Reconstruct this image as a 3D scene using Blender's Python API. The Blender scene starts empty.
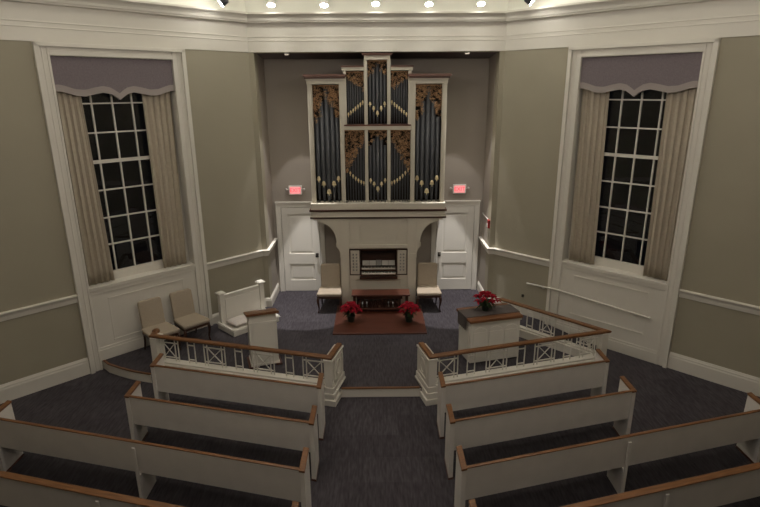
import bpy, bmesh, math, random
from mathutils import Vector, Matrix
random.seed(7)
sc = bpy.context.scene
COL = sc.collection
PI = math.pi

# ------------------------------------------------------------------ camera, world, lights, exposure
F, YAW, PIT, ROLL = 543.02, .0085, .2914, .0061
cam = bpy.data.objects.new('camera', bpy.data.cameras.new('camera'))
COL.objects.link(cam)
cy, sy = math.cos(YAW), math.sin(YAW)
fw = Vector((sy*math.cos(PIT), cy*math.cos(PIT), -math.sin(PIT)))
rt = Vector((cy, -sy, 0)); dn = fw.cross(rt)
c_, s_ = math.cos(ROLL), math.sin(ROLL)
r2 = c_*rt + s_*dn; d2 = -s_*rt + c_*dn
mw = Matrix.Identity(4)
for i, v in enumerate((r2, -d2, -fw)):
    for k in range(3): mw[k][i] = v[k]
mw.translation = (-.063, 0, 4.829)
cam.matrix_world = mw
cam.data.sensor_width = 36; cam.data.lens = F/760*36
cam.data.clip_start = .05; cam.data.clip_end = 200
sc.camera = cam

w = bpy.data.worlds.new('night'); sc.world = w; w.use_nodes = True
w.node_tree.nodes['Background'].inputs[0].default_value = (.012, .014, .02, 1)
w.node_tree.nodes['Background'].inputs[1].default_value = .06
sc.view_settings.view_transform = 'Standard'; sc.view_settings.look = 'None'
sc.view_settings.gamma = 1; sc.view_settings.exposure = 0
sc.view_settings.use_curve_mapping = False

def area(name, loc, target, size, power, col, size_y=None, spread=PI):
    l = bpy.data.lights.new(name, 'AREA'); l.energy = power; l.color = col; l.size = size; l.spread = spread
    if size_y: l.shape = 'RECTANGLE'; l.size_y = size_y
    o = bpy.data.objects.new(name, l); COL.objects.link(o); o.location = loc
    o.rotation_euler = (Vector(target)-Vector(loc)).to_track_quat('-Z', 'Y').to_euler()
    return o
WARM = (1, .89, .74)
LAMP_W = 16
DOWN_W = 850
PEND_FILL_W = 110
LAMPS = [(-2.77, 10.53, 6.33), (-1.98, 11.1, 6.38), (-.99, 11.1, 6.37), (-.02, 11.1, 6.39), (.98, 11.1, 6.38), (1.96, 11.1, 6.38), (2.76, 10.53, 6.33)]
# unseen area light added as soft fill over the front pews, and the cove strips behind the cornice ledge
area('overhead_light', (0, 2.0, 6.9), (0, 3.6, 0), 5.0, 100, (1, .91, .82))
area('cove_light', (0, 10.6, 6.36), (0, 9.9, 7.4), 4.6, 34, (1, .97, .90), .12)
for s in (-1, 1):
    o = area('cove_light', (s*4.15, 9.15, 6.36), (s*3.7, 8.6, 7.4), 5.0, 38, (1, .97, .90), .12)
    d = Vector((-.45*s, -.55, 1.04)).normalized()
    xax = Vector((s*.7071, -.7071, 0)); zax = -d; yax = zax.cross(xax).normalized(); xax = yax.cross(zax)
    o.rotation_euler = Matrix((xax, yax, zax)).transposed().to_euler()

# ------------------------------------------------------------------ materials
def mat(name, col, rough=.6, spec=.3, metal=0, noise=0, nscale=8, bump=0, bscale=200, emis=None, estr=0, var=None):
    m = bpy.data.materials.new(name); m.use_nodes = True
    nt = m.node_tree; b = nt.nodes['Principled BSDF']
    b.inputs['Base Color'].default_value = (*col, 1)
    b.inputs['Roughness'].default_value = rough
    b.inputs['Specular IOR Level'].default_value = spec
    b.inputs['Metallic'].default_value = metal
    tc = nt.nodes.new('ShaderNodeTexCoord')
    if noise:
        n = nt.nodes.new('ShaderNodeTexNoise'); n.inputs['Scale'].default_value = nscale; n.inputs['Detail'].default_value = 5
        nt.links.new(tc.outputs['Object'], n.inputs['Vector'])
        r = nt.nodes.new('ShaderNodeValToRGB')
        r.color_ramp.elements[0].position = .3; r.color_ramp.elements[1].position = .7
        r.color_ramp.elements[0].color = (*[c*(1-noise) for c in col], 1)
        r.color_ramp.elements[1].color = (*[min(1, c*(1+noise)) for c in (var or col)], 1)
        nt.links.new(n.outputs['Fac'], r.inputs[0]); nt.links.new(r.outputs[0], b.inputs['Base Color'])
    if bump:
        n2 = nt.nodes.new('ShaderNodeTexNoise'); n2.inputs['Scale'].default_value = bscale
        nt.links.new(tc.outputs['Object'], n2.inputs['Vector'])
        bp = nt.nodes.new('ShaderNodeBump'); bp.inputs['Strength'].default_value = bump; bp.inputs['Distance'].default_value = .01
        nt.links.new(n2.outputs['Fac'], bp.inputs['Height']); nt.links.new(bp.outputs[0], b.inputs['Normal'])
    if emis:
        b.inputs['Emission Color'].default_value = (*emis, 1); b.inputs['Emission Strength'].default_value = estr
    return m

def wood(name, c1, c2, rough=.35, scale=3, axis=0):
    m = bpy.data.materials.new(name); m.use_nodes = True
    nt = m.node_tree; b = nt.nodes['Principled BSDF']
    tc = nt.nodes.new('ShaderNodeTexCoord'); mp = nt.nodes.new('ShaderNodeMapping')
    s = [18*scale]*3; s[axis] = 1.2*scale; mp.inputs['Scale'].default_value = s
    n = nt.nodes.new('ShaderNodeTexNoise'); n.inputs['Scale'].default_value = 1; n.inputs['Detail'].default_value = 6
    r = nt.nodes.new('ShaderNodeValToRGB')
    r.color_ramp.elements[0].position = .35; r.color_ramp.elements[1].position = .68
    r.color_ramp.elements[0].color = (*c1, 1); r.color_ramp.elements[1].color = (*c2, 1)
    nt.links.new(tc.outputs['Object'], mp.inputs[0]); nt.links.new(mp.outputs[0], n.inputs['Vector'])
    nt.links.new(n.outputs['Fac'], r.inputs[0]); nt.links.new(r.outputs[0], b.inputs['Base Color'])
    b.inputs['Roughness'].default_value = rough
    return m

def carpet_mat():
    m = mat('carpet', (.075, .072, .08), .95, .1)
    nt = m.node_tree; b = nt.nodes['Principled BSDF']; tc = nt.nodes.new('ShaderNodeTexCoord')
    br = nt.nodes.new('ShaderNodeTexBrick'); br.inputs['Scale'].default_value = 1
    br.inputs['Brick Width'].default_value = .5; br.inputs['Row Height'].default_value = .5
    br.inputs['Mortar Size'].default_value = .0; br.inputs['Bias'].default_value = -.1
    br.inputs['Color1'].default_value = (.054, .048, .054, 1); br.inputs['Color2'].default_value = (.066, .059, .066, 1)
    nt.links.new(tc.outputs['Object'], br.inputs['Vector'])
    mp = nt.nodes.new('ShaderNodeMapping'); mp.inputs['Scale'].default_value = (40, 6, 1)
    n = nt.nodes.new('ShaderNodeTexNoise'); n.inputs['Scale'].default_value = 1; n.inputs['Detail'].default_value = 6
    nt.links.new(tc.outputs['Object'], mp.inputs[0]); nt.links.new(mp.outputs[0], n.inputs['Vector'])
    mx = nt.nodes.new('ShaderNodeMixRGB'); mx.blend_type = 'OVERLAY'; mx.inputs[0].default_value = .75
    nt.links.new(br.outputs['Color'], mx.inputs[1]); nt.links.new(n.outputs['Fac'], mx.inputs[2])
    nt.links.new(mx.outputs[0], b.inputs['Base Color'])
    n2 = nt.nodes.new('ShaderNodeTexNoise'); n2.inputs['Scale'].default_value = 400
    nt.links.new(tc.outputs['Object'], n2.inputs['Vector'])
    bp = nt.nodes.new('ShaderNodeBump'); bp.inputs['Strength'].default_value = .5; bp.inputs['Distance'].default_value = .005
    nt.links.new(n2.outputs['Fac'], bp.inputs['Height']); nt.links.new(bp.outputs[0], b.inputs['Normal'])
    return m

M = {}
M['wall'] = mat('taupe_wall_paint', (.35, .318, .242), .75, .2, noise=.03, nscale=1.2)
M['cream'] = mat('cream_paint', (.68, .645, .575), .45, .35, noise=.015, nscale=3)
M['organcream'] = mat('organ_cream_paint', (.59, .545, .455), .45, .35, noise=.02, nscale=3)
M['white'] = mat('white_paint', (.72, .69, .62), .45, .35, noise=.02, nscale=2)
M['pewwhite'] = mat('pew_off_white_paint', (.68, .645, .60), .5, .3, noise=.04, nscale=4)
M['ceil'] = mat('ceiling_cream_paint', (.82, .81, .73), .8, .2)
M['carpet'] = carpet_mat()
M['wood'] = wood('brown_varnished_wood', (.13, .050, .018), (.22, .092, .038), .35)
M['rail'] = wood('rail_varnished_wood', (.125, .050, .016), (.21, .092, .032), .35)
M['redwood'] = wood('red_brown_wood', (.060, .018, .010), (.10, .030, .016), .4, 2)
M['capwood'] = wood('cap_wood', (.11, .050, .034), (.17, .078, .054), .4)
M['dark'] = mat('dark_board', (.018, .014, .012), .7)
M['darkwood'] = wood('dark_stained_wood', (.03, .012, .007), (.06, .022, .012), .35)
M['pipe'] = mat('blue_grey_pipe_metal', (.095, .098, .108), .42, .5, .4)
M['gold'] = mat('gold_leaf', (.90, .76, .48), .38, .5, .3)
M['carve'] = mat('dull_gilt_carving', (.50, .30, .16), .5, .4, .3, noise=.5, nscale=35)
M['beige'] = mat('beige_chair_fabric', (.40, .335, .26), .9, .1, noise=.07, nscale=60, bump=.3, bscale=300)
M['curtain'] = mat('curtain_fabric', (.46, .40, .315), .85, .1, noise=.05, nscale=20)
M['valance'] = mat('valance_fabric', (.195, .165, .175), .9, .1, noise=.12, nscale=45, bump=.3)
M['valtrim'] = mat('valance_trim_fabric', (.34, .30, .28), .9, .1)
M['cushion'] = mat('pale_cushion_fabric', (.58, .53, .49), .9, .1, noise=.08, nscale=30)
M['runner'] = mat('grey_runner_fabric', (.115, .098, .092), .95, .1, noise=.12, nscale=50)
M['red'] = mat('poinsettia_red', (.25, .008, .018), .85, .1, noise=.35, nscale=25)
M['leaf'] = mat('dark_green_leaf', (.03, .055, .02), .6, .2)
M['pot'] = mat('dark_green_pot', (.02, .03, .02), .35, .5)
M['soil'] = mat('potting_soil', (.02, .014, .01), .9)
M['metal'] = mat('dark_bronze_metal', (.06, .05, .04), .35, .5, .8)
M['housing'] = mat('lamp_housing_paint', (.03, .03, .035), .4, .4)
M['lens'] = mat('lit_lamp_lens', (1, 1, 1), .3, .3, emis=(1, .97, .9), estr=45)
M['globe'] = mat('lit_opal_globe', (1, .95, .85), .3, .3, emis=(1, .9, .78), estr=6)
M['plastic'] = mat('white_plastic', (.75, .72, .68), .4, .4)
M['exitface'] = mat('exit_face_lit', (.8, .3, .3), .4, .3, emis=(1, .33, .33), estr=.75)
M['exitletter'] = mat('exit_letter_lit', (.7, .05, .05), .4, .3, emis=(1, .05, .08), estr=1.0)
M['alarm'] = mat('red_alarm_enamel', (.30, .018, .02), .4, .4)
M['ivory'] = mat('ivory_key', (.72, .68, .58), .3, .5)
M['black'] = mat('black_key', (.015, .013, .012), .3, .5)
M['paper'] = mat('sheet_music_paper', (.62, .60, .54), .8)
M['knob'] = mat('stop_knob_grey', (.30, .29, .27), .4, .4)
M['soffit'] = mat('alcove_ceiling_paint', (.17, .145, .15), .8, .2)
M['alcove'] = mat('wall_paint_alcove_shade', (.36, .32, .275), .75, .2, noise=.03, nscale=1.2)  # same wall paint, greyed to put the alcove's duller light into its colour
def glass_mat():
    m = bpy.data.materials.new('window_glass'); m.use_nodes = True; nt = m.node_tree
    nt.nodes.remove(nt.nodes['Principled BSDF'])
    out = nt.nodes['Material Output']
    t = nt.nodes.new('ShaderNodeBsdfTransparent'); g = nt.nodes.new('ShaderNodeBsdfGlossy'); g.inputs['Roughness'].default_value = .02
    fr = nt.nodes.new('ShaderNodeFresnel'); fr.inputs[0].default_value = 1.5
    mx = nt.nodes.new('ShaderNodeMixShader')
    nt.links.new(fr.outputs[0], mx.inputs[0]); nt.links.new(t.outputs[0], mx.inputs[1]); nt.links.new(g.outputs[0], mx.inputs[2])
    nt.links.new(mx.outputs[0], out.inputs[0])
    return m
M['glass'] = glass_mat()

# ------------------------------------------------------------------ helpers
class B:
    """collects shapes for ONE mesh"""
    def __init__(s, T=None): s.bm = bmesh.new(); s.T = T
    def v(s, p):
        p = s.T(Vector(p)) if s.T else Vector(p)
        return s.bm.verts.new(p)
    def box(s, x0, x1, y0, y1, z0, z1):
        v = [s.v((x, y, z)) for z in (z0, z1) for y in (y0, y1) for x in (x0, x1)]
        for f in ((0, 1, 3, 2), (4, 5, 7, 6), (0, 1, 5, 4), (2, 3, 7, 6), (0, 2, 6, 4), (1, 3, 7, 5)):
            s.bm.faces.new([v[i] for i in f])
        return s
    def hexa(s, low, high):
        a = [s.v(p) for p in low]; b = [s.v(p) for p in high]; n = len(a)
        s.bm.faces.new(a); s.bm.faces.new(b)
        for i in range(n): s.bm.faces.new((a[i], a[(i+1) % n], b[(i+1) % n], b[i]))
        return s
    def prism(s, poly, z0, z1):          # polygon in xy
        return s.hexa([(x, y, z0) for x, y in poly], [(x, y, z1) for x, y in poly])
    def prism_xz(s, poly, y0, y1):       # polygon in xz
        return s.hexa([(x, y0, z) for x, z in poly], [(x, y1, z) for x, z in poly])
    def prism_yz(s, poly, x0, x1):
        return s.hexa([(x0, y, z) for y, z in poly], [(x1, y, z) for y, z in poly])
    def tube(s, pts, r, n=8, closed=False):
        pts = [Vector(p) for p in pts]; R = r if isinstance(r, (list, tuple)) else [r]*len(pts)
        rings = []; prev = None
        for i, p in enumerate(pts):
            d = (pts[min(i+1, len(pts)-1)]-pts[max(i-1, 0)]).normalized()
            if prev is None:
                up = Vector((0, 0, 1)) if abs(d.z) < .9 else Vector((1, 0, 0))
                a = d.cross(up).normalized()
            else: a = (prev - d*prev.dot(d)).normalized()
            prev = a; b = d.cross(a)
            rings.append([s.v(p+(a*math.cos(2*PI*k/n)+b*math.sin(2*PI*k/n))*R[i]) for k in range(n)])
        for A, C in zip(rings, rings[1:]):
            for k in range(n): s.bm.faces.new((A[k], A[(k+1) % n], C[(k+1) % n], C[k]))
        s.bm.faces.new(rings[0]); s.bm.faces.new(rings[-1])
        return s
    def bar(s, p, q, w, h=None):         # rectangular bar between two points; w horizontal, h other
        p, q = Vector(p), Vector(q); d = (q-p).normalized(); h = h or w
        up = Vector((0, 0, 1)) if abs(d.z) < .95 else Vector((0, 1, 0))
        a = d.cross(up).normalized(); b = a.cross(d)
        L = [p+a*i*w/2+b*j*h/2 for i, j in ((-1, -1), (1, -1), (1, 1), (-1, 1))]
        return s.hexa(L, [x+(q-p) for x in L])
    def lathe(s, c, prof, n=20, caps=True):
        rings = [[s.v((c[0]+r*math.cos(2*PI*k/n), c[1]+r*math.sin(2*PI*k/n), c[2]+z)) for k in range(n)] for r, z in prof]
        for A, C in zip(rings, rings[1:]):
            for k in range(n): s.bm.faces.new((A[k], A[(k+1) % n], C[(k+1) % n], C[k]))
        if caps: s.bm.faces.new(rings[0]); s.bm.faces.new(rings[-1])
        return s
    def sweep(s, path, prof, closed_prof=True):
        """path: 2D points (world xy), prof: (offset to the inside, z); mitred"""
        P = [Vector(p) for p in path]; n = len(P); rows = []
        for i in range(n):
            d1 = (P[i]-P[i-1]).normalized() if i else (P[1]-P[0]).normalized()
            d2 = (P[i+1]-P[i]).normalized() if i < n-1 else d1
            n1 = Vector((d1.y, -d1.x)); n2 = Vector((d2.y, -d2.x))
            m = (n1+n2); m = m/(m.dot(n1))
            rows.append([s.v((P[i].x+m.x*o, P[i].y+m.y*o, z)) for o, z in prof])
        k = len(prof)
        for A, C in zip(rows, rows[1:]):
            for j in range(k if closed_prof else k-1):
                s.bm.faces.new((A[j], A[(j+1) % k], C[(j+1) % k], C[j]))
        if closed_prof: s.bm.faces.new(rows[0]); s.bm.faces.new(rows[-1])
        return s

def basis(o): return Matrix.LocRotScale(o.location, o.rotation_euler, o.scale)
def wmat(o):
    m = basis(o)
    while o.parent: o = o.parent; m = basis(o) @ m
    return m
def tag(o, label=None, cat=None, group=None, kind=None):
    if label: o['label'] = label
    if cat: o['category'] = cat
    if group: o['group'] = group
    if kind: o['kind'] = kind
    return o
def obj(name, b, m, parent=None, bevel=0, smooth=False, label=None):
    bm = b.bm
    bmesh.ops.recalc_face_normals(bm, faces=bm.faces)
    me = bpy.data.meshes.new(name)
    if parent is None and bm.verts:     # origin at the base
        xs = [v.co for v in bm.verts]
        org = Vector(((min(p.x for p in xs)+max(p.x for p in xs))/2, (min(p.y for p in xs)+max(p.y for p in xs))/2, min(p.z for p in xs)))
        bmesh.ops.translate(bm, verts=bm.verts, vec=-org)
    else:
        org = Vector((0, 0, 0))
        bmesh.ops.transform(bm, matrix=wmat(parent).inverted(), verts=bm.verts)
    bm.to_mesh(me); bm.free()
    if smooth:
        for p in me.polygons: p.use_smooth = True
    me.materials.append(M[m] if isinstance(m, str) else m)
    o = bpy.data.objects.new(name, me); COL.objects.link(o); o.location = org
    if parent is not None: o.parent = parent
    if bevel:
        md = o.modifiers.new('bevel', 'BEVEL'); md.width = bevel; md.segments = 2; md.limit_method = 'ANGLE'; md.angle_limit = .6
    if label: o['label'] = label
    return o
def empty(name, loc, rz=0, label=None, cat=None, group=None):
    o = bpy.data.objects.new(name, None); COL.objects.link(o); o.location = loc; o.rotation_euler = (0, 0, rz)
    o.empty_display_size = .1
    return tag(o, label, cat, group)
def kids(o): return [c for c in COL.objects if c.parent == o]
def copy_tree(o, parent=None):
    c = o.copy(); COL.objects.link(c)
    if parent is not None: c.parent = parent
    for ch in kids(o): copy_tree(ch, c)
    return c
def struct(name, b, m, parent=None, bevel=0, smooth=False):
    o = obj(name, b, m, parent, bevel, smooth)
    if parent is None: o['kind'] = 'structure'
    return o

# ------------------------------------------------------------------ setting
WX, WY = 2.5465, 11.45           # corner of front wall and diagonal walls
AX = 2.44                        # half width of the alcove
BY = 12.44                       # alcove back wall
ZC = 5.57                        # underside of the cornice
ZP = .17                         # platform height
R2 = math.sqrt(.5)
def DT(side):                    # (t along wall, off towards the room, z) -> world
    return lambda p: Vector((side*(WX+p.x*R2-p.y*R2), WY-p.x*R2-p.y*R2, p.z))
TE = 6.1                         # end of diagonal walls
EX, EY = WX+TE*R2, WY-TE*R2
ZTOP = 6.95

b = B(); b.box(-EX-.3, EX+.3, -3.3, 13, -.3, 0); struct('floor', b, 'carpet')
b = B(); b.box(-EX-.3, EX+.3, -3.3, WY+.3, ZTOP, ZTOP+.2); struct('ceiling', b, 'ceil')

for side, sn in ((-1, 'left'), (1, 'right')):
    b = B(DT(side))
    t0, t1, z0, z1 = 1.6, 3.56, 1.52, 5.38
    # wall thickness .3 outwards, opening for the window
    for a, c, e, f in ((0, t0, 0, ZTOP), (t1, TE+.1, 0, ZTOP), (t0, t1, 0, z0), (t0, t1, z1, ZTOP)):
        b.box(a, c, -.3, 0, e, f)
    struct('wall_diagonal_'+sn, b, 'wall')
    b = B(); b.box(min(side*EX, side*(EX+.3)), max(side*EX, side*(EX+.3)), -3.3, EY+.1, 0, ZTOP); struct('wall_'+sn, b, 'wall')
b = B(); b.box(-EX, EX, -3.3, -3, 0, ZTOP); struct('wall_rear', b, 'wall')
# front wall: strip either side of the alcove and the header over it
b = B()
for s in (-1, 1):
    x0, x1 = sorted((s*AX, s*(WX+.12))); b.box(x0, x1, WY, WY+.3, 0, ZTOP)
b.box(-AX, AX, WY, WY+.3, ZC-.01, ZTOP)
struct('wall_front', b, 'wall')
for s, sn in ((-1, 'left'), (1, 'right')):
    b = B(); x0, x1 = sorted((s*AX, s*(AX+.2))); b.box(x0, x1, WY+.3, BY+.2, 0, 5.9); struct('wall_alcove_'+sn, b, 'alcove')
b = B(); b.box(-AX, AX, BY, BY+.2, 0, 5.9); struct('wall_alcove_back', b, 'alcove')
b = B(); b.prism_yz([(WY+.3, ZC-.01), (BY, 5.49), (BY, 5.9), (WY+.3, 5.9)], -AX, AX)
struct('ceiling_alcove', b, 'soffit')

# cornice around the front of the hall
path = [(-EX, -2.9), (-EX, EY), (-WX, WY), (WX, WY), (EX, EY), (EX, -2.9)]
prof = [(0, ZC), (.012, ZC), (.012, 5.765), (.019, 5.77), (.019, 5.782), (.013, 5.79), (.013, 5.84), (.021, 5.845), (.021, 5.858), (.016, 5.866),
        (.016, 6.095), (.10, 6.105), (.105, 6.125), (.12, 6.135), (.125, 6.175), (.15, 6.21), (.19, 6.235), (.205, 6.245), (.205, 6.275), (0, 6.285)]
b = B(); b.sweep(path, prof); struct('trim_1', b, 'cream')
b = B(); b.sweep(path, [(0, 6.28), (.012, 6.28), (.012, ZTOP), (0, ZTOP)]); struct('wall_cove', b, 'ceil')
# chair rails
rail = [(0, 1.36), (.02, 1.365), (.025, 1.40), (.032, 1.44), (.05, 1.47), (.06, 1.485), (.06, 1.50), (0, 1.51)]
def dxy(side, t): return (side*(WX+t*R2), WY-t*R2)
n_trim = 2
for side in (-1, 1):
    for seg in ([(2.47 if 0 else AX, BY), (AX, WY), (WX, WY), dxy(1, 1.36)], [dxy(1, 3.77), (EX, EY), (EX, -2.9)]):
        pts = [(side*x, y) for x, y in seg]
        if side < 0: pts = pts[::-1]
        b = B(); b.sweep(pts, rail); struct('trim_%d' % n_trim, b, 'cream'); n_trim += 1
# baseboards
def base_prof(z, h): return [(0, z), (.03, z), (.03, z+h*.72), (.022, z+h*.8), (.024, z+h*.86), (.012, z+h*.95), (.008, z+h), (0, z+h)]
for side, sn in ((-1, 'left'), (1, 'right')):
    pts = [(side*x, y) for x, y in [(AX, BY), (AX, WY), (WX, WY), dxy(1, 1.36)]]
    if side < 0: pts = pts[::-1]
    b = B(); b.sweep(pts, base_prof(ZP, .21)); struct('baseboard_alcove_'+sn, b, 'cream')
    pts = [(side*x, y) for x, y in [dxy(1, 3.77), (EX, EY), (EX, -2.9)]]
    if side < 0: pts = pts[::-1]
    b = B(); b.sweep(pts, base_prof(0, .31)); struct('baseboard_'+sn, b, 'cream')

# platform (chancel floor)
RA, RB = (.76, 7.66), (3.94, 8.54)        # front line of the communion rails
edge_l = [dxy(-1, 3.52), (-4.86, 8.80), (-4.62, 8.67), (-4.38, 8.56), (-4.16, 8.48), (-3.96, 8.42), (-3.9, 8.62), (-.78, 7.70), (-.66, 7.90)]
edge_r = [(.66, 7.90), (.78, 7.70), (3.9, 8.62), (2.62, 10.02), dxy(1, 1.06)]
poly = edge_l+edge_r+[(WX+.0, WY), (AX, WY), (AX, BY), (-AX, BY), (-AX, WY), (-WX, WY)]
b = B(); b.prism(poly, .005, ZP); struct('floor_platform', b, 'carpet')
b = B()                                    # sloping ramp beside the right window wall
p0, p1 = (2.62, 10.02), dxy(1, 1.06)
q0, q1 = (2.62+1.3*R2, 10.02-1.3*R2), dxy(1, 2.36)
b.hexa([(*p0, .004), (*p1, .004), (*q1, .004), (*q0, .004)], [(*p0, ZP), (*p1, ZP), (*q1, .008), (*q0, .008)])
struct('floor_ramp', b, 'carpet')
# step risers and nosings
b = B(); b.box(-.66, .66, 7.885, 7.90, 0, ZP-.02); struct('trim_%d' % n_trim, b, 'cream'); n_trim += 1
b = B(); b.box(-.64, .64, 7.872, 7.915, ZP-.016, ZP+.005); struct('trim_%d' % n_trim, b, 'rail', bevel=.004); n_trim += 1
b = B(); b.sweep(edge_l[:6][::1], [(-.01, 0), (.012, 0), (.012, ZP-.02), (-.01, ZP-.02)]); struct('trim_%d' % n_trim, b, 'cream'); n_trim += 1
b = B(); b.sweep(edge_l[:6], [(-.02, ZP-.012), (.020, ZP-.012), (.020, ZP+.005), (-.02, ZP+.005)]); struct('trim_%d' % n_trim, b, 'rail'); n_trim += 1

# windows
for side, num in ((-1, 1), (1, 2)):
    T = DT(side); zb = ZP if side < 0 else .0
    root = empty('window_%d' % num, T(Vector((2.55, 0, zb)))); root['kind'] = 'structure'
    b = B(T)                               # casing: flat board with raised backband and inner bead
    zt = ZC-.005
    for a, c, out in ((1.36, 1.60, 0), (3.56, 3.77, 1)):
        z0 = 0 if out or side > 0 else ZP
        b.box(a, c, 0, .03, z0, zt)
        o0, o1 = (c-.07, c) if out else (a, a+.07)
        b.box(o0, o1, .03, .075, z0, zt)
        i0, i1 = (a, a+.035) if out else (c-.035, c)
        b.box(i0, i1, .03, .045, z0, zt)
        m0 = a+.09 if out else c-.11
        b.box(m0, m0+.02, .03, .038, z0, zt)
    b.box(1.60, 3.56, 0, .03, 5.38, zt); b.box(1.36, 3.77, .03, .075, zt-.06, zt); b.box(1.60, 3.56, .03, .045, 5.38, 5.45)
    obj('casing', b, 'cream', root, bevel=.004)
    b = B(T)                               # reveal lining
    b.box(1.585, 1.602, -.24, 0, 1.52, 5.39); b.box(3.558, 3.575, -.24, 0, 1.52, 5.39); b.box(1.6, 3.56, -.24, 0, 5.365, 5.38)
    obj('reveal', b, 'cream', root)
    b = B(T)                               # stool
    b.box(1.60, 3.56, -.24, .05, 1.52, 1.56); b.box(1.60, 3.56, .0, .03, 1.42, 1.52); b.box(1.6, 3.56, .03, .045, 1.49, 1.52)
    obj('sill', b, 'cream', root, bevel=.006)
    b = B(T)                               # panelled apron below
    zf = ZP if side < 0 else 0
    b.box(1.60, 3.56, 0, .012, zf, 1.42)
    for zz in (1.30, .50): b.box(1.86, 3.28, .012, .026, zz-.012, zz+.012)
    for tt in (1.86, 3.255): b.box(tt, tt+.025, .012, .016, .485, 1.315)
    b.box(1.60, 3.56, .012, .035, zf, zf+.2); b.box(1.60, 3.56, .012, .025, zf+.2, zf+.25)
    obj('apron_panel', b, 'cream', root, bevel=.004)
    b = B(T)                               # sashes
    O0, O1 = -.23, -.17
    b.box(1.602, 1.99, -.235, -.20, 1.56, 5.365); b.box(3.31, 3.558, -.235, -.20, 1.56, 5.365)
    b.box(1.93, 1.99, O0, O1, 1.56, 5.3); b.box(3.31, 3.37, O0, O1, 1.56, 5.3)
    b.box(1.95, 3.35, O0, O1, 1.56, 1.72); b.box(1.95, 3.35, O0, O1, 5.15, 5.37)
    b.box(1.95, 3.35, O0, O1+.01, 3.655, 3.71)
    obj('sash', b, 'cream', root)
    b = B(T)
    for t in (2.32, 2.655, 2.99): b.box(t-.012, t+.012, -.22, -.18, 1.7, 5.2)
    for z in (2.215, 2.70, 3.19, 4.17, 4.65): b.box(1.97, 3.33, -.219, -.181, z-.012, z+.012)
    obj('muntin', b, 'cream', root)
    b = B(T); b.box(1.96, 3.34, -.205, -.199, 1.6, 5.3); obj('pane', b, 'glass', root)

# doors in the alcove
for side, num in ((-1, 1), (1, 2)):
    def XT(p, s=side): return Vector((s*p.x, p.y, p.z))
    root = empty('door_%d' % num, (side*1.81, BY, ZP)); root['kind'] = 'structure'
    b = B(XT)
    x0, x1, z1 = 1.37, 2.26, 2.24
    b.box(x0+.01, x1-.01, BY-.012, BY-.0, ZP+.01, z1)      # field behind the stiles
    for a, c in ((x0+.01, x0+.15), (x1-.15, x1-.01)): b.box(a, c, BY-.035, BY-.012, ZP+.01, z1)
    for e, f in ((ZP+.01, .46), (.86, 1.12), (2.08, z1)): b.box(x0+.15, x1-.15, BY-.035, BY-.012, e, f)
    for e, f in ((.46, .86), (1.12, 2.08)):
        b.hexa([(x0+.18, BY-.012, e+.03), (x1-.18, BY-.012, e+.03), (x1-.18, BY-.012, f-.03), (x0+.18, BY-.012, f-.03)],
               [(x0+.21, BY-.022, e+.06), (x1-.21, BY-.022, e+.06), (x1-.21, BY-.022, f-.06), (x0+.21, BY-.022, f-.06)])
    obj('door_leaf', b, 'white', root, bevel=.004)
    b = B(XT)
    for a, c in ((x0-.11, x0), (x1, x1+.11)):
        b.box(a, c, BY-.04, BY, ZP, z1+.01); 
    b.box(x0-.11, x1+.11, BY-.04, BY, z1+.01, z1+.12); b.box(x0-.12, x1+.125, BY-.06, BY, z1+.10, z1+.135)
    b.box(x1+.085, x1+.115, BY-.055, BY, ZP, z1+.12)
    obj('door_casing', b, 'white', root, bevel=.005)
    b = B(XT)
    kx = x0+.085
    b.box(kx-.035, kx+.035, BY-.042, BY-.035, 1.03, 1.13)
    k = obj('lock_plate', b, 'metal', root, bevel=.002)
    b = B(XT); b.tube([(kx, BY-.04, 1.08), (kx, BY-.075, 1.08), (kx, BY-.085, 1.08), (kx, BY-.11, 1.08), (kx, BY-.12, 1.08)], [.012, .012, .03, .034, .018], 14)
    obj('door_knob', b, 'metal', root, smooth=True)

# ------------------------------------------------------------------ curtains and valances
def curtain(side, ta, tb, tc, td, seed, label):
    """hangs from ta..tb at the top to tc..td at the bottom"""
    rnd = random.Random(seed); T = DT(side)
    root = empty('curtain', T(Vector(((tc+td)/2, -.09, 1.58))), 0, label, 'curtain', 'pleated curtains at the two windows')
    b = B(T); nu, nv = 60, 14; folds = 4.5; ph = rnd.random()*6
    rows = []
    for j in range(nv+1):
        f = j/nv; z = 5.0-(5.0-1.575)*f
        a = ta+(tc-ta)*f; c = tb+(td-tb)*f; row = []
        for i in range(nu+1):
            u = i/nu
            wv = math.sin(u*folds*2*PI+ph+.5*math.sin(f*3+ph))+.35*math.sin(u*folds*4.3*PI+ph*2+f)
            row.append((a+(c-a)*u+.012*math.sin(u*folds*4*PI+ph), -.095+(.022+.012*f)*wv, z))
        rows.append(row)
    fr = [[b.v(p) for p in r] for r in rows]; bk = [[b.v((p[0], p[1]-.006, p[2])) for p in r] for r in rows]
    for g, rev in ((fr, 0), (bk, 1)):
        for A, C in zip(g, g[1:]):
            for i in range(nu): b.bm.faces.new((A[i], A[i+1], C[i+1], C[i]))
    for A, C in ((fr[0], bk[0]), (fr[-1], bk[-1])):
        for i in range(nu): b.bm.faces.new((A[i], A[i+1], C[i+1], C[i]))
    for k in (0, nu):
        for j in range(nv): b.bm.faces.new((fr[j][k], fr[j+1][k], bk[j+1][k], bk[j][k]))
    obj('curtain_panel', b, 'curtain', root, smooth=True)
    b = B(T); b.tube([(ta, -.095, 5.04), (tb, -.095, 5.04)], .014, 8)
    for i in range(7):
        t = ta+(tb-ta)*(i+.5)/7; b.tube([(t, -.095, 4.99), (t, -.095, 5.05)], .006, 5)
    obj('curtain_rod', b, 'metal', root)
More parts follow.
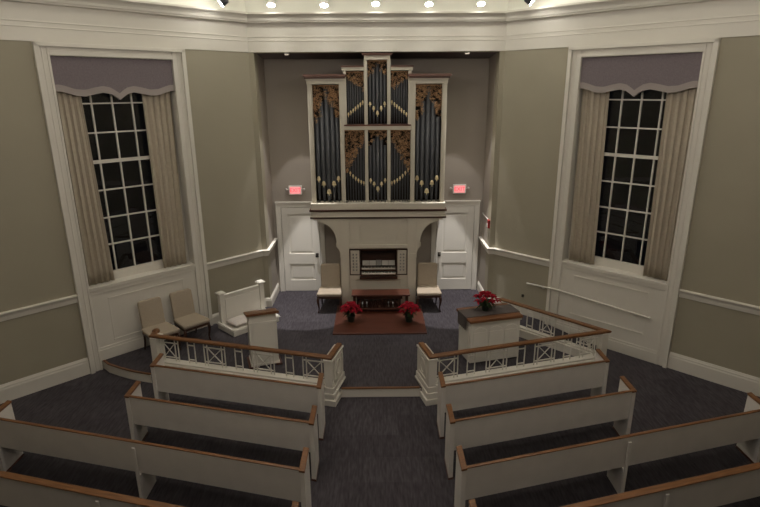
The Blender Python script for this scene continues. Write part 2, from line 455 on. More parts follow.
curtain(-1, 3.17, 3.54, 3.08, 3.55, 1, 'beige pleated curtain between the two chairs\' window and its outer casing, nearer the pews')
curtain(-1, 1.64, 2.18, 1.70, 2.17, 2, 'beige pleated curtain above the two side chairs, nearer the organ')
curtain(1, 1.62, 2.10, 1.68, 2.17, 3, 'beige pleated curtain nearer the organ, at the window over the wall handrail')
curtain(1, 3.07, 3.54, 3.10, 3.54, 4, 'beige pleated curtain nearer the pews, at the window over the wall handrail')

def valance(side, label):
    T = DT(side)
    root = empty('valance', T(Vector((2.55, -.03, 4.7))), 0, label, 'valance', 'scalloped valances')
    def low(u):
        a = abs(u); base = 4.845
        if a > .92: return base
        if a > .18: return base-.085*math.sin((.92-a)/.74*PI*.86)**1.0*(1 if a > .5 else .9)-(.0 if a > .5 else 0)
        lo = base-.085*math.sin((.92-.18)/.74*PI*.86)*.9
        return lo-.095*(1-a/.18)**1.2
    def low2(u):   # profile with a dip, a hump and a central point
        a = abs(u); pts = [(0, 4.705), (.06, 4.75), (.14, 4.80), (.26, 4.825), (.40, 4.80), (.55, 4.765), (.70, 4.775), (.85, 4.825), (.93, 4.845), (1, 4.845)]
        for (x0, z0), (x1, z1) in zip(pts, pts[1:]):
            if a <= x1:
                s = (a-x0)/(x1-x0); return z0+(z1-z0)*s
        return 4.845
    n = 72; c, h = 2.58, .972
    b = B(T)
    us = [-1+2*i/n for i in range(n+1)]
    for off, dz0, dz1, mm, nm in ((0, None, 0, 'valance', 'fabric_face'), (0, 0, 0, 'valtrim', 'border')):
        b = B(T); y0, y1 = (-.05, .0) if nm == 'fabric_face' else (-.052, .006)
        f = []
        for u in us:
            lo = low2(u)+(.10 if nm == 'fabric_face' else 0); hi = 5.375 if nm == 'fabric_face' else low2(u)+.105
            t = c+u*h
            f.append([b.v((t, y1, lo)), b.v((t, y1, hi)), b.v((t, y0, hi)), b.v((t, y0, lo))])
        for A, C in zip(f, f[1:]):
            for k in range(4): b.bm.faces.new((A[k], A[(k+1) % 4], C[(k+1) % 4], C[k]))
        b.bm.faces.new(f[0]); b.bm.faces.new(f[-1])
        obj(nm, b, mm, root)
    b = B(T); b.box(c-h, c+h, -.20, -.05, 5.33, 5.36)
    obj('mounting_board', b, 'valance', root)
valance(-1, 'purple-grey scalloped valance above the two side chairs\' window')
valance(1, 'purple-grey scalloped valance above the window over the wall handrail')

# ------------------------------------------------------------------ pipe organ
OY = 11.5
org = empty('pipe_organ', (0, OY, ZP), 0, 'cream pipe organ with gilded carvings, dark pipes and recessed keyboards in the alcove', 'organ')
def op(name, b, m, bevel=0, smooth=False, parent=None, label=None): return obj(name, b, m, parent or org, bevel, smooth, label)
YB = BY-.02
def mir(s): return lambda p: Vector((s*p.x, p.y, p.z))
# upper case carcass
b = B(); b.box(-1.38, 1.38, OY+.30, YB, 2.22, 4.95); b.box(-.68, .68, OY+.30, YB, 4.95, 5.27); b.box(-.26, .26, OY+.30, YB-.1, 5.27, 5.44)
op('case_back', b, 'dark')
for s in (-1, 1):
    T = mir(s)
    b = B(T); b.box(1.405, 1.42, OY+.06, YB, 2.22, 4.96); op('side_panel', b, 'organcream')
    b = B(T); b.box(1.325, 1.42, OY, OY+.10, 2.52, 4.96); b.box(1.34, 1.40, OY-.012, OY, 2.56, 4.92); op('corner_post', b, 'organcream', .004)
    b = B(T); b.box(.69, .78, OY, OY+.10, 2.52, 4.96); b.box(.705, .765, OY-.012, OY, 2.56, 4.92); op('inner_post', b, 'organcream', .004)
    b = B(T); b.box(.63, .69, OY, OY+.08, 4.16, 5.22); op('upper_post', b, 'organcream', .004)
    b = B(T); b.box(.20, .27, OY, OY+.09, 4.16, 5.42); b.box(.215, .255, OY-.01, OY, 4.2, 5.38); op('tower_post', b, 'organcream', .004)
    b = B(T); b.box(.20, .27, OY, OY+.09, 2.52, 4.05); b.box(.215, .255, OY-.01, OY, 2.56, 4.02); op('divider_post', b, 'organcream', .004)
    b = B(T); b.box(.67, 1.43, OY-.015, YB, 4.96, 5.035); b.box(.655, 1.445, OY-.03, YB, 5.035, 5.075); op('frieze', b, 'organcream', .004)
    b = B(T); b.box(.645, 1.465, OY-.06, YB, 5.068, 5.10); b.box(.62, 1.49, OY-.085, YB, 5.10, 5.15); op('cap', b, 'capwood', .004, label='red-brown wooden cap')
    b = B(T); b.box(.27, .715, OY-.015, OY+.3, 5.22, 5.285); op('frieze', b, 'organcream', .004)
    b = B(T); b.box(.27, .73, OY-.03, OY+.32, 5.285, 5.31); op('cap', b, 'capwood', .003, label='thin red-brown wooden cap')
    # curved bracket under the cantilevered case
    b = B(T)
    poly = [(.64, 2.22), (1.40, 2.22), (1.40, 2.15), (1.27, 2.15)]
    for k in range(0, 13):
        a = k/12*PI/2; poly.append((1.27-.36*math.sin(a), 2.10-.46*(1-math.cos(a))))
    poly += [(.93, 1.64), (.93, 1.56), (.87, 1.50), (.84, 1.42), (.84, 1.30), (.64, 1.30)]
    b.prism_xz(poly, OY-.06, OY-.015); op('bracket', b, 'organcream', .003)
    b = B(T); b.box(.64, .83, OY-.07, OY+.10, ZP+.03, 2.2); b.box(.66, .81, OY-.08, OY-.07, ZP+.2, 1.40); op('pier', b, 'organcream', .004)
    b = B(T); b.box(.815, .83, OY+.1, YB, ZP, 2.22); op('base_side', b, 'organcream')
b = B(); b.box(-.26, .26, OY-.02, OY+.35, 5.42, 5.50); op('frieze', b, 'organcream', .004)
b = B(); b.box(-.29, .29, OY-.04, OY+.36, 5.50, 5.52); b.box(-.31, .31, OY-.048, OY+.36, 5.52, 5.545); op('cap', b, 'capwood', .003, label='red-brown wooden cap on the middle tower')
b = B(); b.box(-.69, .69, OY-.015, OY+.3, 4.05, 4.13); op('shelf', b, 'organcream', .004)
b = B(); b.box(-.69, .69, OY-.03, OY+.3, 4.13, 4.158); op('shelf_cap', b, 'capwood', .003)
b = B(); b.box(-1.44, 1.44, OY-.062, OY+.3, 2.385, 2.52); op('sill', b, 'organcream', .006)
b = B(); b.box(-1.44, 1.44, OY-.06, YB, 2.225, 2.365); b.box(-1.46, 1.46, OY-.07, YB, 2.215, 2.24); op('impost', b, 'organcream', .004)
b = B(); b.box(-1.475, 1.475, OY-.085, YB-.1, 2.345, 2.386); b.box(-1.465, 1.465, OY-.080, YB-.1, 2.190, 2.222); op('impost_moulding', b, 'darkwood', .003, label='dark red-brown moulding lines')
# base front
b = B()
b.box(-.64, .64, OY-.04, OY+.0, 1.50, 2.2); b.box(-.64, .64, OY-.065, OY-.04, 1.52, 1.60)
for x in (-.64, -.40, .385, .62): b.box(x, x+.02, OY-.055, OY-.04, 1.6, 2.18)
op('upper_panel', b, 'organcream', .003)
b = B(); b.box(-.64, .64, OY-.05, OY+.0, .79, .90); b.box(-.64, -.5, OY-.04, OY, ZP, .79); b.box(.5, .64, OY-.04, OY, ZP, .79)
b.box(-.5, .5, OY-.01, OY+.01, .5, .79); op('lower_panel', b, 'organcream', .004)
b = B()
for z0, z1 in ((1.475, 1.50), (.895, .915)): b.box(-.64, .64, OY-.06, OY-.04, z0, z1)
for x in (-.64, .62): b.box(x, x+.02, OY-.06, OY-.04, .915, 1.475)
op('console_frame', b, 'darkwood')
for s in (-1, 1):
    T = mir(s); b = B(T); b.box(.42, .62, OY-.045, OY-.02, .915, 1.475); b.box(.445, .595, OY-.05, OY-.045, .94, 1.45)
    jp = op('stop_jamb', b, 'organcream', .003)
    for col in range(2):
        for row in range(6):
            b = B(T); x = .485+col*.07; z = 1.02+row*.072
            b.tube([(x, OY-.05, z), (x, OY-.07, z), (x, OY-.071, z), (x, OY-.085, z)], [.008, .008, .02, .018], 10)
            obj('stop_knob', b, 'knob', jp, smooth=True)
b = B()
b.box(-.42, .42, OY+.26, OY+.28, .81, 1.50)
for x in (-.42, .405): b.box(x, x+.015, OY-.045, OY+.27, .81, 1.50)
b.box(-.42, .42, OY-.045, OY+.27, 1.475, 1.50)
b.box(-.42, .42, OY-.10, OY+.27, .81, .87)
op('keyboard_recess', b, 'darkwood', .003)
def manual(z, y0, n=1):
    b = B(); b.box(-.40, .40, y0-.015, y0+.17, z-.05, z-.022); b.box(-.40, -.375, y0-.01, y0+.17, z-.022, z+.012); b.box(.375, .40, y0-.01, y0+.17, z-.022, z+.012)
    kb = op('manual', b, 'darkwood', .002)
    b = B(); nk = 35; w = .75/nk
    for i in range(nk): b.box(-.375+i*w+.0008, -.375+(i+1)*w-.0008, y0, y0+.15, z-.02, z)
    obj('natural_keys', b, 'ivory', kb)
    b = B()
    for i in range(nk-1):
        if i % 7 in (0, 1, 3, 4, 5): b.box(-.375+(i+1)*w-.006, -.375+(i+1)*w+.006, y0+.055, y0+.15, z, z+.011)
    obj('sharp_keys', b, 'black', kb)
manual(.94, OY-.08); manual(1.02, OY+.03)
b = B(); b.hexa([(-.38, OY+.20, 1.05), (.38, OY+.20, 1.05), (.38, OY+.21, 1.05), (-.38, OY+.21, 1.05)], [(-.38, OY+.235, 1.33), (.38, OY+.235, 1.33), (.38, OY+.245, 1.33), (-.38, OY+.245, 1.33)])
b.box(-.38, .38, OY+.165, OY+.21, 1.035, 1.05)
op('music_desk', b, 'darkwood', .002)
for i, (x0, x1, mm) in enumerate(((-.36, -.21, 'paper'), (-.205, -.06, 'paper'), (-.05, .07, 'knob'), (.08, .22, 'paper'), (.225, .37, 'paper'))):
    b = B(); h = .11 if mm == 'paper' else .12
    b.hexa([(x0, OY+.17, 1.051), (x1, OY+.17, 1.051), (x1, OY+.176, 1.051), (x0, OY+.176, 1.051)], [(x0, OY+.193, 1.051+h), (x1, OY+.193, 1.051+h), (x1, OY+.197, 1.051+h), (x0, OY+.197, 1.051+h)])
    o = obj('sheet_music', b, mm)
    tag(o, ['white music sheet at the far end of the organ desk, on the door-knob side of the first exit sign', '', '', '', ''][0] if 0 else ('grey card standing in the middle of the organ\'s music desk' if mm == 'knob' else 'white sheet of music standing on the organ\'s keyboard desk'), 'sheet music' if mm == 'paper' else 'card', 'white music sheets above the keyboards' if mm == 'paper' else None)
    if mm == 'knob': o.name = 'card'
# pedals
b = B(); b.box(-.45, .45, OY-.44, OY-.42, .20, .27); b.box(-.45, .45, OY-.09, OY-.07, .20, .30); b.box(-.45, -.43, OY-.44, OY-.07, .20, .27); b.box(.43, .45, OY-.44, OY-.07, .20, .27)
pb = empty('pedalboard', (0, OY-.3, .20), 0, 'dark wooden pedalboard on the floor under the organ bench', 'pedalboard'); obj('frame', b, 'darkwood', pb, .003)
for i in range(18):
    x = -.41+i*.82/17
    b = B(); b.box(x-.012, x+.012, OY-.42, OY-.09, .262, .285); obj('pedal', b, 'knob' if i % 12 in (1, 3, 6, 8, 10) else 'darkwood', pb)

# pipes and carvings
def pipe(x, r, mouth, ztop, zbot, y=None, bright='pipe'):
    y = y or OY+.10+r
    b = B(); n = 16
    mh = r*1.5
    b.lathe((x, y, 0), [(r*.35, zbot), (r*.55, zbot+(mouth-zbot)*.3), (r*.85, zbot+(mouth-zbot)*.75), (r, mouth), (r, ztop-.004), (r*.9, ztop)], n)
    p = op('pipe', b, bright, smooth=False)
    for f in p.data.polygons: f.use_smooth = len(f.vertices) == 4
    # gilded mouth: pointed upper lip and a bright lower lip
    b = B(); yy = y-r-.004
    k = 7; top = []
    for i in range(k+1):
        u = -1+2*i/k; ang = u*.95
        top.append((ang, mouth+.012+mh*.95*(1-abs(u)**2)**.8))
    for (a0, z0), (a1, z1) in zip(top, top[1:]):
        def pt(a, z, rr): return (x+rr*math.sin(a), y-rr*math.cos(a), z)
        b.hexa([pt(a0, mouth, r+.001), pt(a1, mouth, r+.001), pt(a1, mouth, r+.006), pt(a0, mouth, r+.006)], [pt(a0, z0+.002, r+.001), pt(a1, z1+.002, r+.001), pt(a1, z1, r+.005), pt(a0, z0, r+.005)])
    b.tube([(x+r*1.06*math.sin(a), y-r*1.06*math.cos(a), mouth-.008) for a in (-1.1, -.6, 0, .6, 1.1)], [.006, .010, .012, .010, .006], 6)
    b.tube([(x, yy, mouth-.02), (x, yy+.004, mouth-.045), (x, yy+.008, mouth-.06)], [.012, .009, .003], 6)
    obj('pipe_mouth', b, 'gold', p, smooth=True)

def leafstroke(b, pts, w0, y):
    """carved acanthus stroke: a flattened tapering tube"""
    m = len(pts); R = [w0*(.35+.65*math.sin(PI*(.15+.8*i/(m-1)))) for i in range(m)]
    b.tube([(p[0], y, p[1]) for p in pts], R, 6)
def carving(name, inside, x0, x1, z0, z1, seed, dens=1.0, y=OY+.055):
    rnd = random.Random(seed); b = B()
    n = int(dens*(x1-x0)*(z1-z0)*400); made = 0
    for i in range(n*4):
        if made >= n: break
        cx, cz = rnd.uniform(x0, x1), rnd.uniform(z0, z1)
        if not inside(cx, cz): continue
        made += 1
        r0 = rnd.uniform(.018, .045); turns = rnd.uniform(.6, 1.3); a0 = rnd.uniform(0, 2*PI); sg = rnd.choice((-1, 1)); pts = []
        for k in range(12):
            f = k/11; a = a0+sg*turns*2*PI*f; r = r0*(1-.75*f)
            pts.append((min(max(cx+r*math.cos(a), x0+.004), x1-.004), min(cz+r*math.sin(a), z1)))
        leafstroke(b, pts, rnd.uniform(.0022, .004), y+rnd.uniform(-.015, .015))
        for q in range(2):
            a = rnd.uniform(0, 2*PI); L = rnd.uniform(.02, .05)
            p1 = (min(max(cx+L*math.cos(a), x0+.004), x1-.004), min(cz+L*math.sin(a), z1))
            leafstroke(b, [(cx, cz), ((cx+p1[0])/2+.006, (cz+p1[1])/2), p1], .0035, y+rnd.uniform(-.012, .012))
    b.box(x0, x1, y-.02, y+.02, z1-.02, z1)
    o = op(name, b, 'carve', smooth=True)
    return o

# side towers: five large pipes in a V
for s in (-1, 1):
    xs = [.840, .942, 1.052, 1.162, 1.264]; rr = [.045, .050, .055, .050, .045]
    mo = [3.01, 2.90, 2.72, 2.90, 3.01]; tp = [4.30, 4.62, 4.90, 4.62, 4.30]
    for x, r, m_, t_ in zip(xs, rr, mo, tp): pipe(s*x, r, m_, t_, 2.52)
    a, c = sorted((s*.785, s*1.32)); xc = s*1.052
    def ins(x, z, xc=xc):
        d = abs(x-xc)
        lo = 4.62-(.0 if d < .05 else (d-.05)*2.6) + (.14 if d < .04 else 0)
        lo = 4.78 if d < .05 else (4.62 if d < .12 else 4.42 if d < .2 else 4.28)
        return z > lo+.10*math.sin(x*60)
    carving('carved_foliage', ins, a, c, 3.95, 4.94, 11+s, 1.0)
# upper small bays: mouths rise towards the middle tower
for s in (-1, 1):
    for i in range(7):
        f = i/6; x = .30+.30*f
        pipe(s*x, .019, 4.60-.24*f, 4.90+.18*f, 4.16)
    a, c = sorted((s*.275, s*.628))
    def ins(x, z): 
        f = (abs(x)-.30)/.30; return z > 4.86+.20*f+.03*math.sin(x*70)
    carving('carved_foliage', ins, a, c, 4.8, 5.20, 21+s, 1.25)
# middle tower
for i, x in enumerate((-.152, -.078, 0, .078, .152)):
    pipe(x, (.028, .032, .036, .032, .028)[i], (4.56, 4.47, 4.37, 4.47, 4.56)[i], (5.16, 5.27, 5.36, 5.27, 5.16)[i], 4.16)
carving('carved_foliage', lambda x, z: z > 5.30-.9*abs(x)+.03*math.sin(x*80), -.195, .195, 5.08, 5.41, 31, .9)
# lower middle bay and its two neighbours
for i, x in enumerate((-.155, -.080, 0, .080, .155)):
    pipe(x, (.030, .034, .040, .034, .030)[i], (2.98, 2.90, 2.79, 2.90, 2.98)[i], (3.72, 3.86, 3.93, 3.86, 3.72)[i], 2.52)
carving('carved_foliage', lambda x, z: z > 3.93-1.1*abs(x)+.03*math.sin(x*80), -.195, .195, 3.7, 4.045, 41, .9)
for s in (-1, 1):
    for i in range(7):
        f = i/6; x = .30+.345*f
        pipe(s*x, .021, 2.93+.28*f-.04*math.sin(f*PI), 3.86-.48*f, 2.52)
    a, c = sorted((s*.275, s*.685))
    def ins(x, z):
        f = (abs(x)-.30)/.345; return z > 3.80-.62*f+.04*math.sin(x*60)
    carving('carved_foliage', ins, a, c, 3.05, 4.045, 51+s, 1.2)

# wooden floor board, organ bench
b = B(); b.box(-.93, .95, 9.90, OY-.10, ZP, ZP+.03); o = obj('floor_board', b, 'redwood', bevel=.006)
tag(o, 'low red-brown wooden board on the carpet under the organ bench', 'platform')
bn = empty('organ_bench', (.04, 11.12, ZP+.03), 0, 'long brown wooden bench in front of the organ keyboards', 'bench')
b = B(); b.box(-.59, .67, 10.93, 11.29, .58, .62); obj('seat', b, 'redwood', bn, .008)
for x in (-.53, .61):
    b = B(); b.prism_xz([(x-.03, .20), (x+.03, .20), (x+.03, .58), (x-.03, .58)], 11.0, 11.22)
    obj('leg', b, 'darkwood', bn, .006)
b = B(); b.box(-.47, .51, 10.99, 11.03, .50, .56); obj('rail', b, 'darkwood', bn, .004)
b = B(); b.box(-.47, .51, 10.96, 11.06, .26, .29); obj('foot_rail', b, 'redwood', bn, .004)
b = B()
for i in range(10):
    x = -.40+i*.094; b.lathe((x, 11.02, 0), [(.012, .29), (.018, .33), (.010, .38), (.018, .44), (.012, .50)], 8)
obj('spindles', b, 'darkwood', bn, smooth=True).name = 'spindle_row'

# ------------------------------------------------------------------ exit signs, alarm, thermostat, alcove lights
def text_mesh(txt, size, depth):
    cu = bpy.data.curves.new('t', 'FONT'); cu.body = txt; cu.size = size; cu.extrude = depth; cu.align_x = 'CENTER'; cu.align_y = 'CENTER'
    to = bpy.data.objects.new('t', cu); COL.objects.link(to)
    dg = bpy.context.evaluated_depsgraph_get(); me = bpy.data.meshes.new_from_object(to.evaluated_get(dg))
    bpy.data.objects.remove(to); return me
for s in (-1, 1):
    e = empty('exit_sign', (s*1.89-.005, BY-.04, 2.54), 0, 'small lit EXIT sign above the door ' + ('beside the single cream lectern\'s side of the organ' if s < 0 else 'by the red alarm box'), 'exit sign', 'lit exit signs')
    xc = s*1.89-.005
    b = B(); b.box(xc-.15, xc+.15, BY-.055, BY, 2.54, 2.75); obj('housing', b, 'plastic', e, .008)
    b = B(); b.box(xc-.12, xc+.12, BY-.060, BY-.055, 2.565, 2.725); f = obj('face', b, 'exitface', e)
    me = text_mesh('EXIT', .125, .002); o = bpy.data.objects.new('lettering', me); COL.objects.link(o); o.parent = f
    me.transform(Matrix.Rotation(PI/2, 4, 'X')); o.location = (0, 0, 0)
    me.transform(Matrix.Translation((0, -.0625-.04+.04, 0)))
    me.transform(Matrix.Translation((0, 0-(BY-.04)+BY, .105)))
    me.materials.clear(); me.materials.append(M['exitletter'])
    for d in (-1, 1):
        b = B(); b.tube([(xc+d*.15, BY-.03, 2.655), (xc+d*.19, BY-.035, 2.66), (xc+d*.192, BY-.04, 2.665), (xc+d*.215, BY-.055, 2.672)], [.010, .012, .022, .026], 10)
        obj('lamp_head', b, 'plastic', e, smooth=True)
al = empty('fire_alarm', (AX, 11.56, 1.95), 0, 'small red fire alarm box on the alcove edge near the second door', 'alarm')
b = B(); b.box(AX-.045, AX, 11.50, 11.62, 1.93, 2.11); obj('box', b, 'alarm', al, .006)
b = B(); b.box(AX-.055, AX-.045, 11.525, 11.595, 1.95, 2.02); obj('pull_handle', b, 'plastic', al, .003)
b = B(); b.box(AX-.012, AX, 12.30, 12.32, 2.09, 2.11); b.box(AX-.012, AX, 11.62, 12.32, 2.075, 2.09)
tag(obj('cable_raceway', b, 'plastic'), 'thin pale cable strip running back from the red alarm box', 'cable strip')
b = B(DT(1)); b.box(.76, .81, 0, .03, .56, .62); tag(obj('wall_socket', b, 'metal', bevel=.005), 'tiny dark wall plate low on the taupe wall under the handrail end', 'socket')
for s in (-1, 1):
    z = ZC-.012; e = empty('overhead_light', (s*1.80, 11.51, z), 0, 'small white downlight under the alcove header, ' + ('over the lectern side door' if s < 0 else 'over the door by the alarm box'), 'ceiling light', 'alcove downlights')
    b = B(); b.lathe((s*1.80, 11.51, 0), [(.045, z-.035), (.052, z-.035), (.052, z), (.045, z)], 18, caps=False); b.lathe((s*1.80, 11.51, 0), [(.052, z-.003), (.052, z)], 18); obj('rim', b, 'plastic', e, smooth=True)
    b = B(); b.lathe((s*1.80, 11.51, 0), [(.040, z-.014), (.040, z-.004)], 18); obj('lens', b, 'globe', e)
    for pw, size, bl in ((DOWN_W, .52, .15), (DOWN_W*.16, .86, .15)):
        l = bpy.data.lights.new('downlight', 'SPOT'); l.energy = pw; l.color = (1, .96, .94); l.spot_size = size; l.spot_blend = bl; l.shadow_soft_size = .02
        lo = bpy.data.objects.new('downlight', l); COL.objects.link(lo); lo.parent = e; lo.location = (0, 0, -.04)
        lo.rotation_euler = Vector((-s*.04, .0, -1)).to_track_quat('-Z', 'Y').to_euler()

# ring of spot lamps in front of the cornice
names7 = ['spot lamp over the corner above the white bench, first of the row', 'second spot lamp in the row, over the door beside the white bench', 'spot lamp between the row\'s second lamp and the one over the tall middle pipes',
          'spot lamp directly over the organ\'s middle tower', 'spot lamp between the one over the middle tower and the row\'s second from last', 'second from last spot lamp, over the door by the red alarm box', 'last spot lamp of the row, over the corner above the pulpit side']
for i, (x, y, z) in enumerate(LAMPS):
    e = empty('spot_lamp', (x, y, z), 0, 'lit ' + names7[i], 'lamp', 'spot lamps in a row along the cornice')
    out = Vector((x, y-5, 0)).normalized()
    if i in (0, 6): aim = Vector((.75*(1 if i else -1), -.25, -.55)).normalized()
    else: aim = Vector((0, -.35, -.9)).normalized()
    P = Vector((x, y, z))
    b = B(); b.tube([P-aim*.14, P-aim*.12, P-aim*.02, P-aim*.0], [.04, .065, .075, .08], 14); obj('housing', b, 'housing' if i in (0, 6) else 'plastic', e, smooth=True)
    b = B(); b.tube([P-aim*.10, P-aim*.10+Vector((0, 0, .2)), Vector((x, y, ZTOP))-Vector((aim.x, aim.y, 0))*.10], .009, 6); obj('stem', b, 'housing', e)
    b = B(); b.tube([P+aim*.001, P+aim*.010], .070, 18); obj('lens', b, 'lens', e)
    for nm, size, blend, en, col in (('lamp_glow', 1.3, 1.0, LAMP_W, (1, .96, .90)),):
        l = bpy.data.lights.new(nm, 'SPOT'); l.energy = en; l.color = col; l.spot_size = size; l.spot_blend = blend; l.shadow_soft_size = .05
        lo = bpy.data.objects.new(nm, l); COL.objects.link(lo); lo.parent = e; lo.location = aim*.03
        lo.rotation_euler = Vector((0, -.15 if i in (0, 6) else .02, -1)).to_track_quat('-Z', 'Y').to_euler()

# added out-of-view pendants over the pews, put in to brighten the upper walls
for x, y, lb in ((-2.5, 5.0, 'added out-of-view brass and glass globe pendant over the front pews, lectern side'), (2.5, 5.0, 'added out-of-view brass and glass globe pendant over the front pews, pulpit side')):
    z = 6.42; e = empty('added_pendant', (x, y, z), 0, lb, 'lamp', 'added globe pendants over the pews')
    b = B(); b.lathe((x, y, z), [(.02, -.13), (.09, -.10), (.13, -.03), (.13, .03), (.09, .10), (.04, .13)], 18); obj('globe', b, 'globe', e, smooth=True)
    b = B(); b.lathe((x, y, z), [(.05, .12), (.05, .15), (.02, .16), (.012, .17), (.012, ZTOP-z-.03), (.06, ZTOP-z-.02), (.06, ZTOP-z)], 12); obj('stem', b, 'metal', e, smooth=True)
    l = bpy.data.lights.new('pendant_fill', 'POINT'); l.energy = PEND_FILL_W; l.color = (1, .91, .83); l.shadow_soft_size = .15
    lo = bpy.data.objects.new('pendant_fill', l); COL.objects.link(lo); lo.parent = e; lo.location = (0, 0, -.32)

# ------------------------------------------------------------------ communion rails
def lattice_x(b, A, u, s0, s1, z0, z1):
    def P(s, z): return (A[0]+u[0]*s, A[1]+u[1]*s, z)
    w = .016
    for s in (s0, s0+.06, s1-.06, s1): b.bar(P(s, z0), P(s, z1), w)
    zl, zh = z0+.07, z1-.09
    for z in (zl, zh): b.bar(P(s0, z), P(s1, z), w)
    a, c = s0+.06, s1-.06
    b.bar(P(a, zl), P(c, zh), w*.8); b.bar(P(a, zh), P(c, zl), w*.8)
def lattice_n(b, A, u, s0, s1, z0, z1):
    def P(s, z): return (A[0]+u[0]*s, A[1]+u[1]*s, z)
    w = .016
    for s in (s0, s1): b.bar(P(s, z0), P(s, z1), w)
    for z in (z0+.07, z1-.09): b.bar(P(s0, z), P(s1, z), w)
XP = ((.12, .52), (1.01, 1.40), (1.90, 2.31), (2.79, 3.16)); NP = ((.69, .82), (1.60, 1.73), (2.49, 2.62))
RZ = .83; LZ0, LZ1 = .37, .80
def rail_side(side, label):
    root = empty('communion_rail', (side*2.35, 8.2, 0), 0, label, 'railing', 'white lattice communion rails')
    m = lambda p: Vector((side*p.x, p.y, p.z))
    A = Vector((RA[0], RA[1])); Bq = Vector((RB[0], RB[1])); d = (Bq-A).normalized(); nrm = Vector((-d.y, d.x))   # nrm towards the organ
    Ac = A+nrm*.06; L = (Bq-A).length
    q0 = Vector((.62+.06, 8.20))
    # base plinth with steps, runs under the whole front
    b = B(m)
    for z0, z1, o0, o1 in ((0, .10, -.05, .17), (.10, .30, -.02, .14), (.30, .335, -.04, .16), (.335, LZ0, -.01, .13)):
        c = [A+nrm*o0-d*(-.12), A+nrm*o1-d*(-.12), Bq+nrm*o1+d*.0, Bq+nrm*o0+d*.0]
        b.prism([tuple(p) for p in c], z0, z1)
    obj('base', b, 'cream', root, .006)
    # newel block at the aisle: short panelled wall running back
    e = (Vector((.62, 8.2))-A).normalized(); en = Vector((e.y, -e.x))
    if en.dot(d) < 0: en = -en
    b = B(m); Ls = .56
    def blk(o, z0, z1, b=b):
        c = [A-e*o-en*o, A+e*(Ls+o)-en*o, A+e*(Ls+o)+en*(.14+o), A-e*o+en*(.14+o)]
        # square off towards the rail
        b.prism([tuple(p) for p in c], z0, z1)
    blk(.055, 0, .10); blk(.03, .10, .20); blk(.015, .20, .30); blk(.0, .30, RZ-.045); blk(.012, RZ-.08, RZ-.045)
    obj('newel', b, 'cream', root, .006)
    b = B(m)
    pc = A+e*(Ls/2)-en*.004
    def PP(s, z, o=0): q = A+e*s-en*o; return (q.x, q.y, z)
    for (s0, s1, z0, z1) in ((.08, .11, .36, .74), (.45, .48, .36, .74), (.08, .48, .36, .39), (.08, .48, .71, .74)):
        b.hexa([PP(s0, z0, .0), PP(s1, z0, .0), PP(s1, z1, .0), PP(s0, z1, .0)], [PP(s0, z0, .012), PP(s1, z0, .012), PP(s1, z1, .012), PP(s0, z1, .012)])
    ring = []
    n = 20
    b2 = b
    b2.tube([PP(.28+.11*math.cos(2*PI*k/n), .55+.12*math.sin(2*PI*k/n), .004) for k in range(n+1)], .010, 6)
    obj('newel_panel', b, 'cream', root)
    # handrail
    runs = [[q0+Vector((0, 0)), A+e*.0+en*.06+nrm*.06, Bq+nrm*.06]]
    if side < 0: runs[0].append(Bq+nrm*.06+Vector((0, .17)))
    else: runs[0].append(Vector((2.44, 10.16)))
    pr = [(-.040, RZ-.045), (.040, RZ-.045), (.047, RZ-.03), (.047, RZ-.014), (.034, RZ), (-.034, RZ), (-.047, RZ-.014), (-.047, RZ-.03)]
    b = B(m); b.sweep([tuple(p) for p in runs[0]], pr); obj('handrail', b, 'rail', root, smooth=False)
    for s0, s1 in XP:
        b = B(m); lattice_x(b, Ac, d, s0+.02, s1, LZ0, LZ1); obj('lattice_panel', b, 'cream', root)
    for s0, s1 in NP:
        b = B(m); lattice_n(b, Ac, d, s0, s1, LZ0, LZ1); obj('lattice_panel', b, 'cream', root)
    # far newel
    b = B(m)
    c0 = Bq-d*.10; c = [c0, Bq+d*.02, Bq+d*.02+nrm*(.22 if side < 0 else .14), c0+nrm*(.22 if side < 0 else .14)]
    b.prism([tuple(p) for p in c], 0, RZ-.045); obj('end_newel', b, 'cream', root, .006)
    if side < 0:
        b = B(m); q = Bq+nrm*.06+Vector((0, .17)); b.lathe((q.x, q.y, 0), [(.05, RZ-.045), (.07, RZ-.02), (.06, RZ+.01), (.03, RZ+.03)], 14); obj('end_scroll', b, 'rail', root, smooth=True)
    if side > 0:
        E0 = Bq+nrm*.06; E1 = Vector((2.44, 10.16)); g = (E1-E0).normalized(); gn = Vector((-g.y, g.x)); LL = (E1-E0).length
        b = B(m)
        for z0, z1, o in ((0, .30, .06), (.30, .335, .075), (.335, LZ0, .05)):
            b.prism([tuple(E0+gn*o), tuple(E1+gn*o), tuple(E1-gn*o), tuple(E0-gn*o)], z0, z1)
        obj('base', b, 'cream', root, .006)
        for k, (s0, s1) in enumerate(((.20, .50), (.95, 1.25), (1.70, 2.0))):
            b = B(m); lattice_x(b, E0, g, s0, s1, LZ0, LZ1); obj('lattice_panel', b, 'cream', root)
        for s0, s1 in ((.66, .78), (1.41, 1.53)):
            b = B(m); lattice_n(b, E0, g, s0, s1, LZ0, LZ1); obj('lattice_panel', b, 'cream', root)
        b = B(m); q = E1-g*.05; b.box(q.x-.05, q.x+.05, q.y-.05, q.y+.05, 0, RZ-.045); obj('end_newel', b, 'cream', root, .006)
rail_side(-1, 'white lattice rail with wooden handrail, in front of the lectern and the two side chairs')
rail_side(1, 'white lattice rail with wooden handrail folding back around the pulpit table')

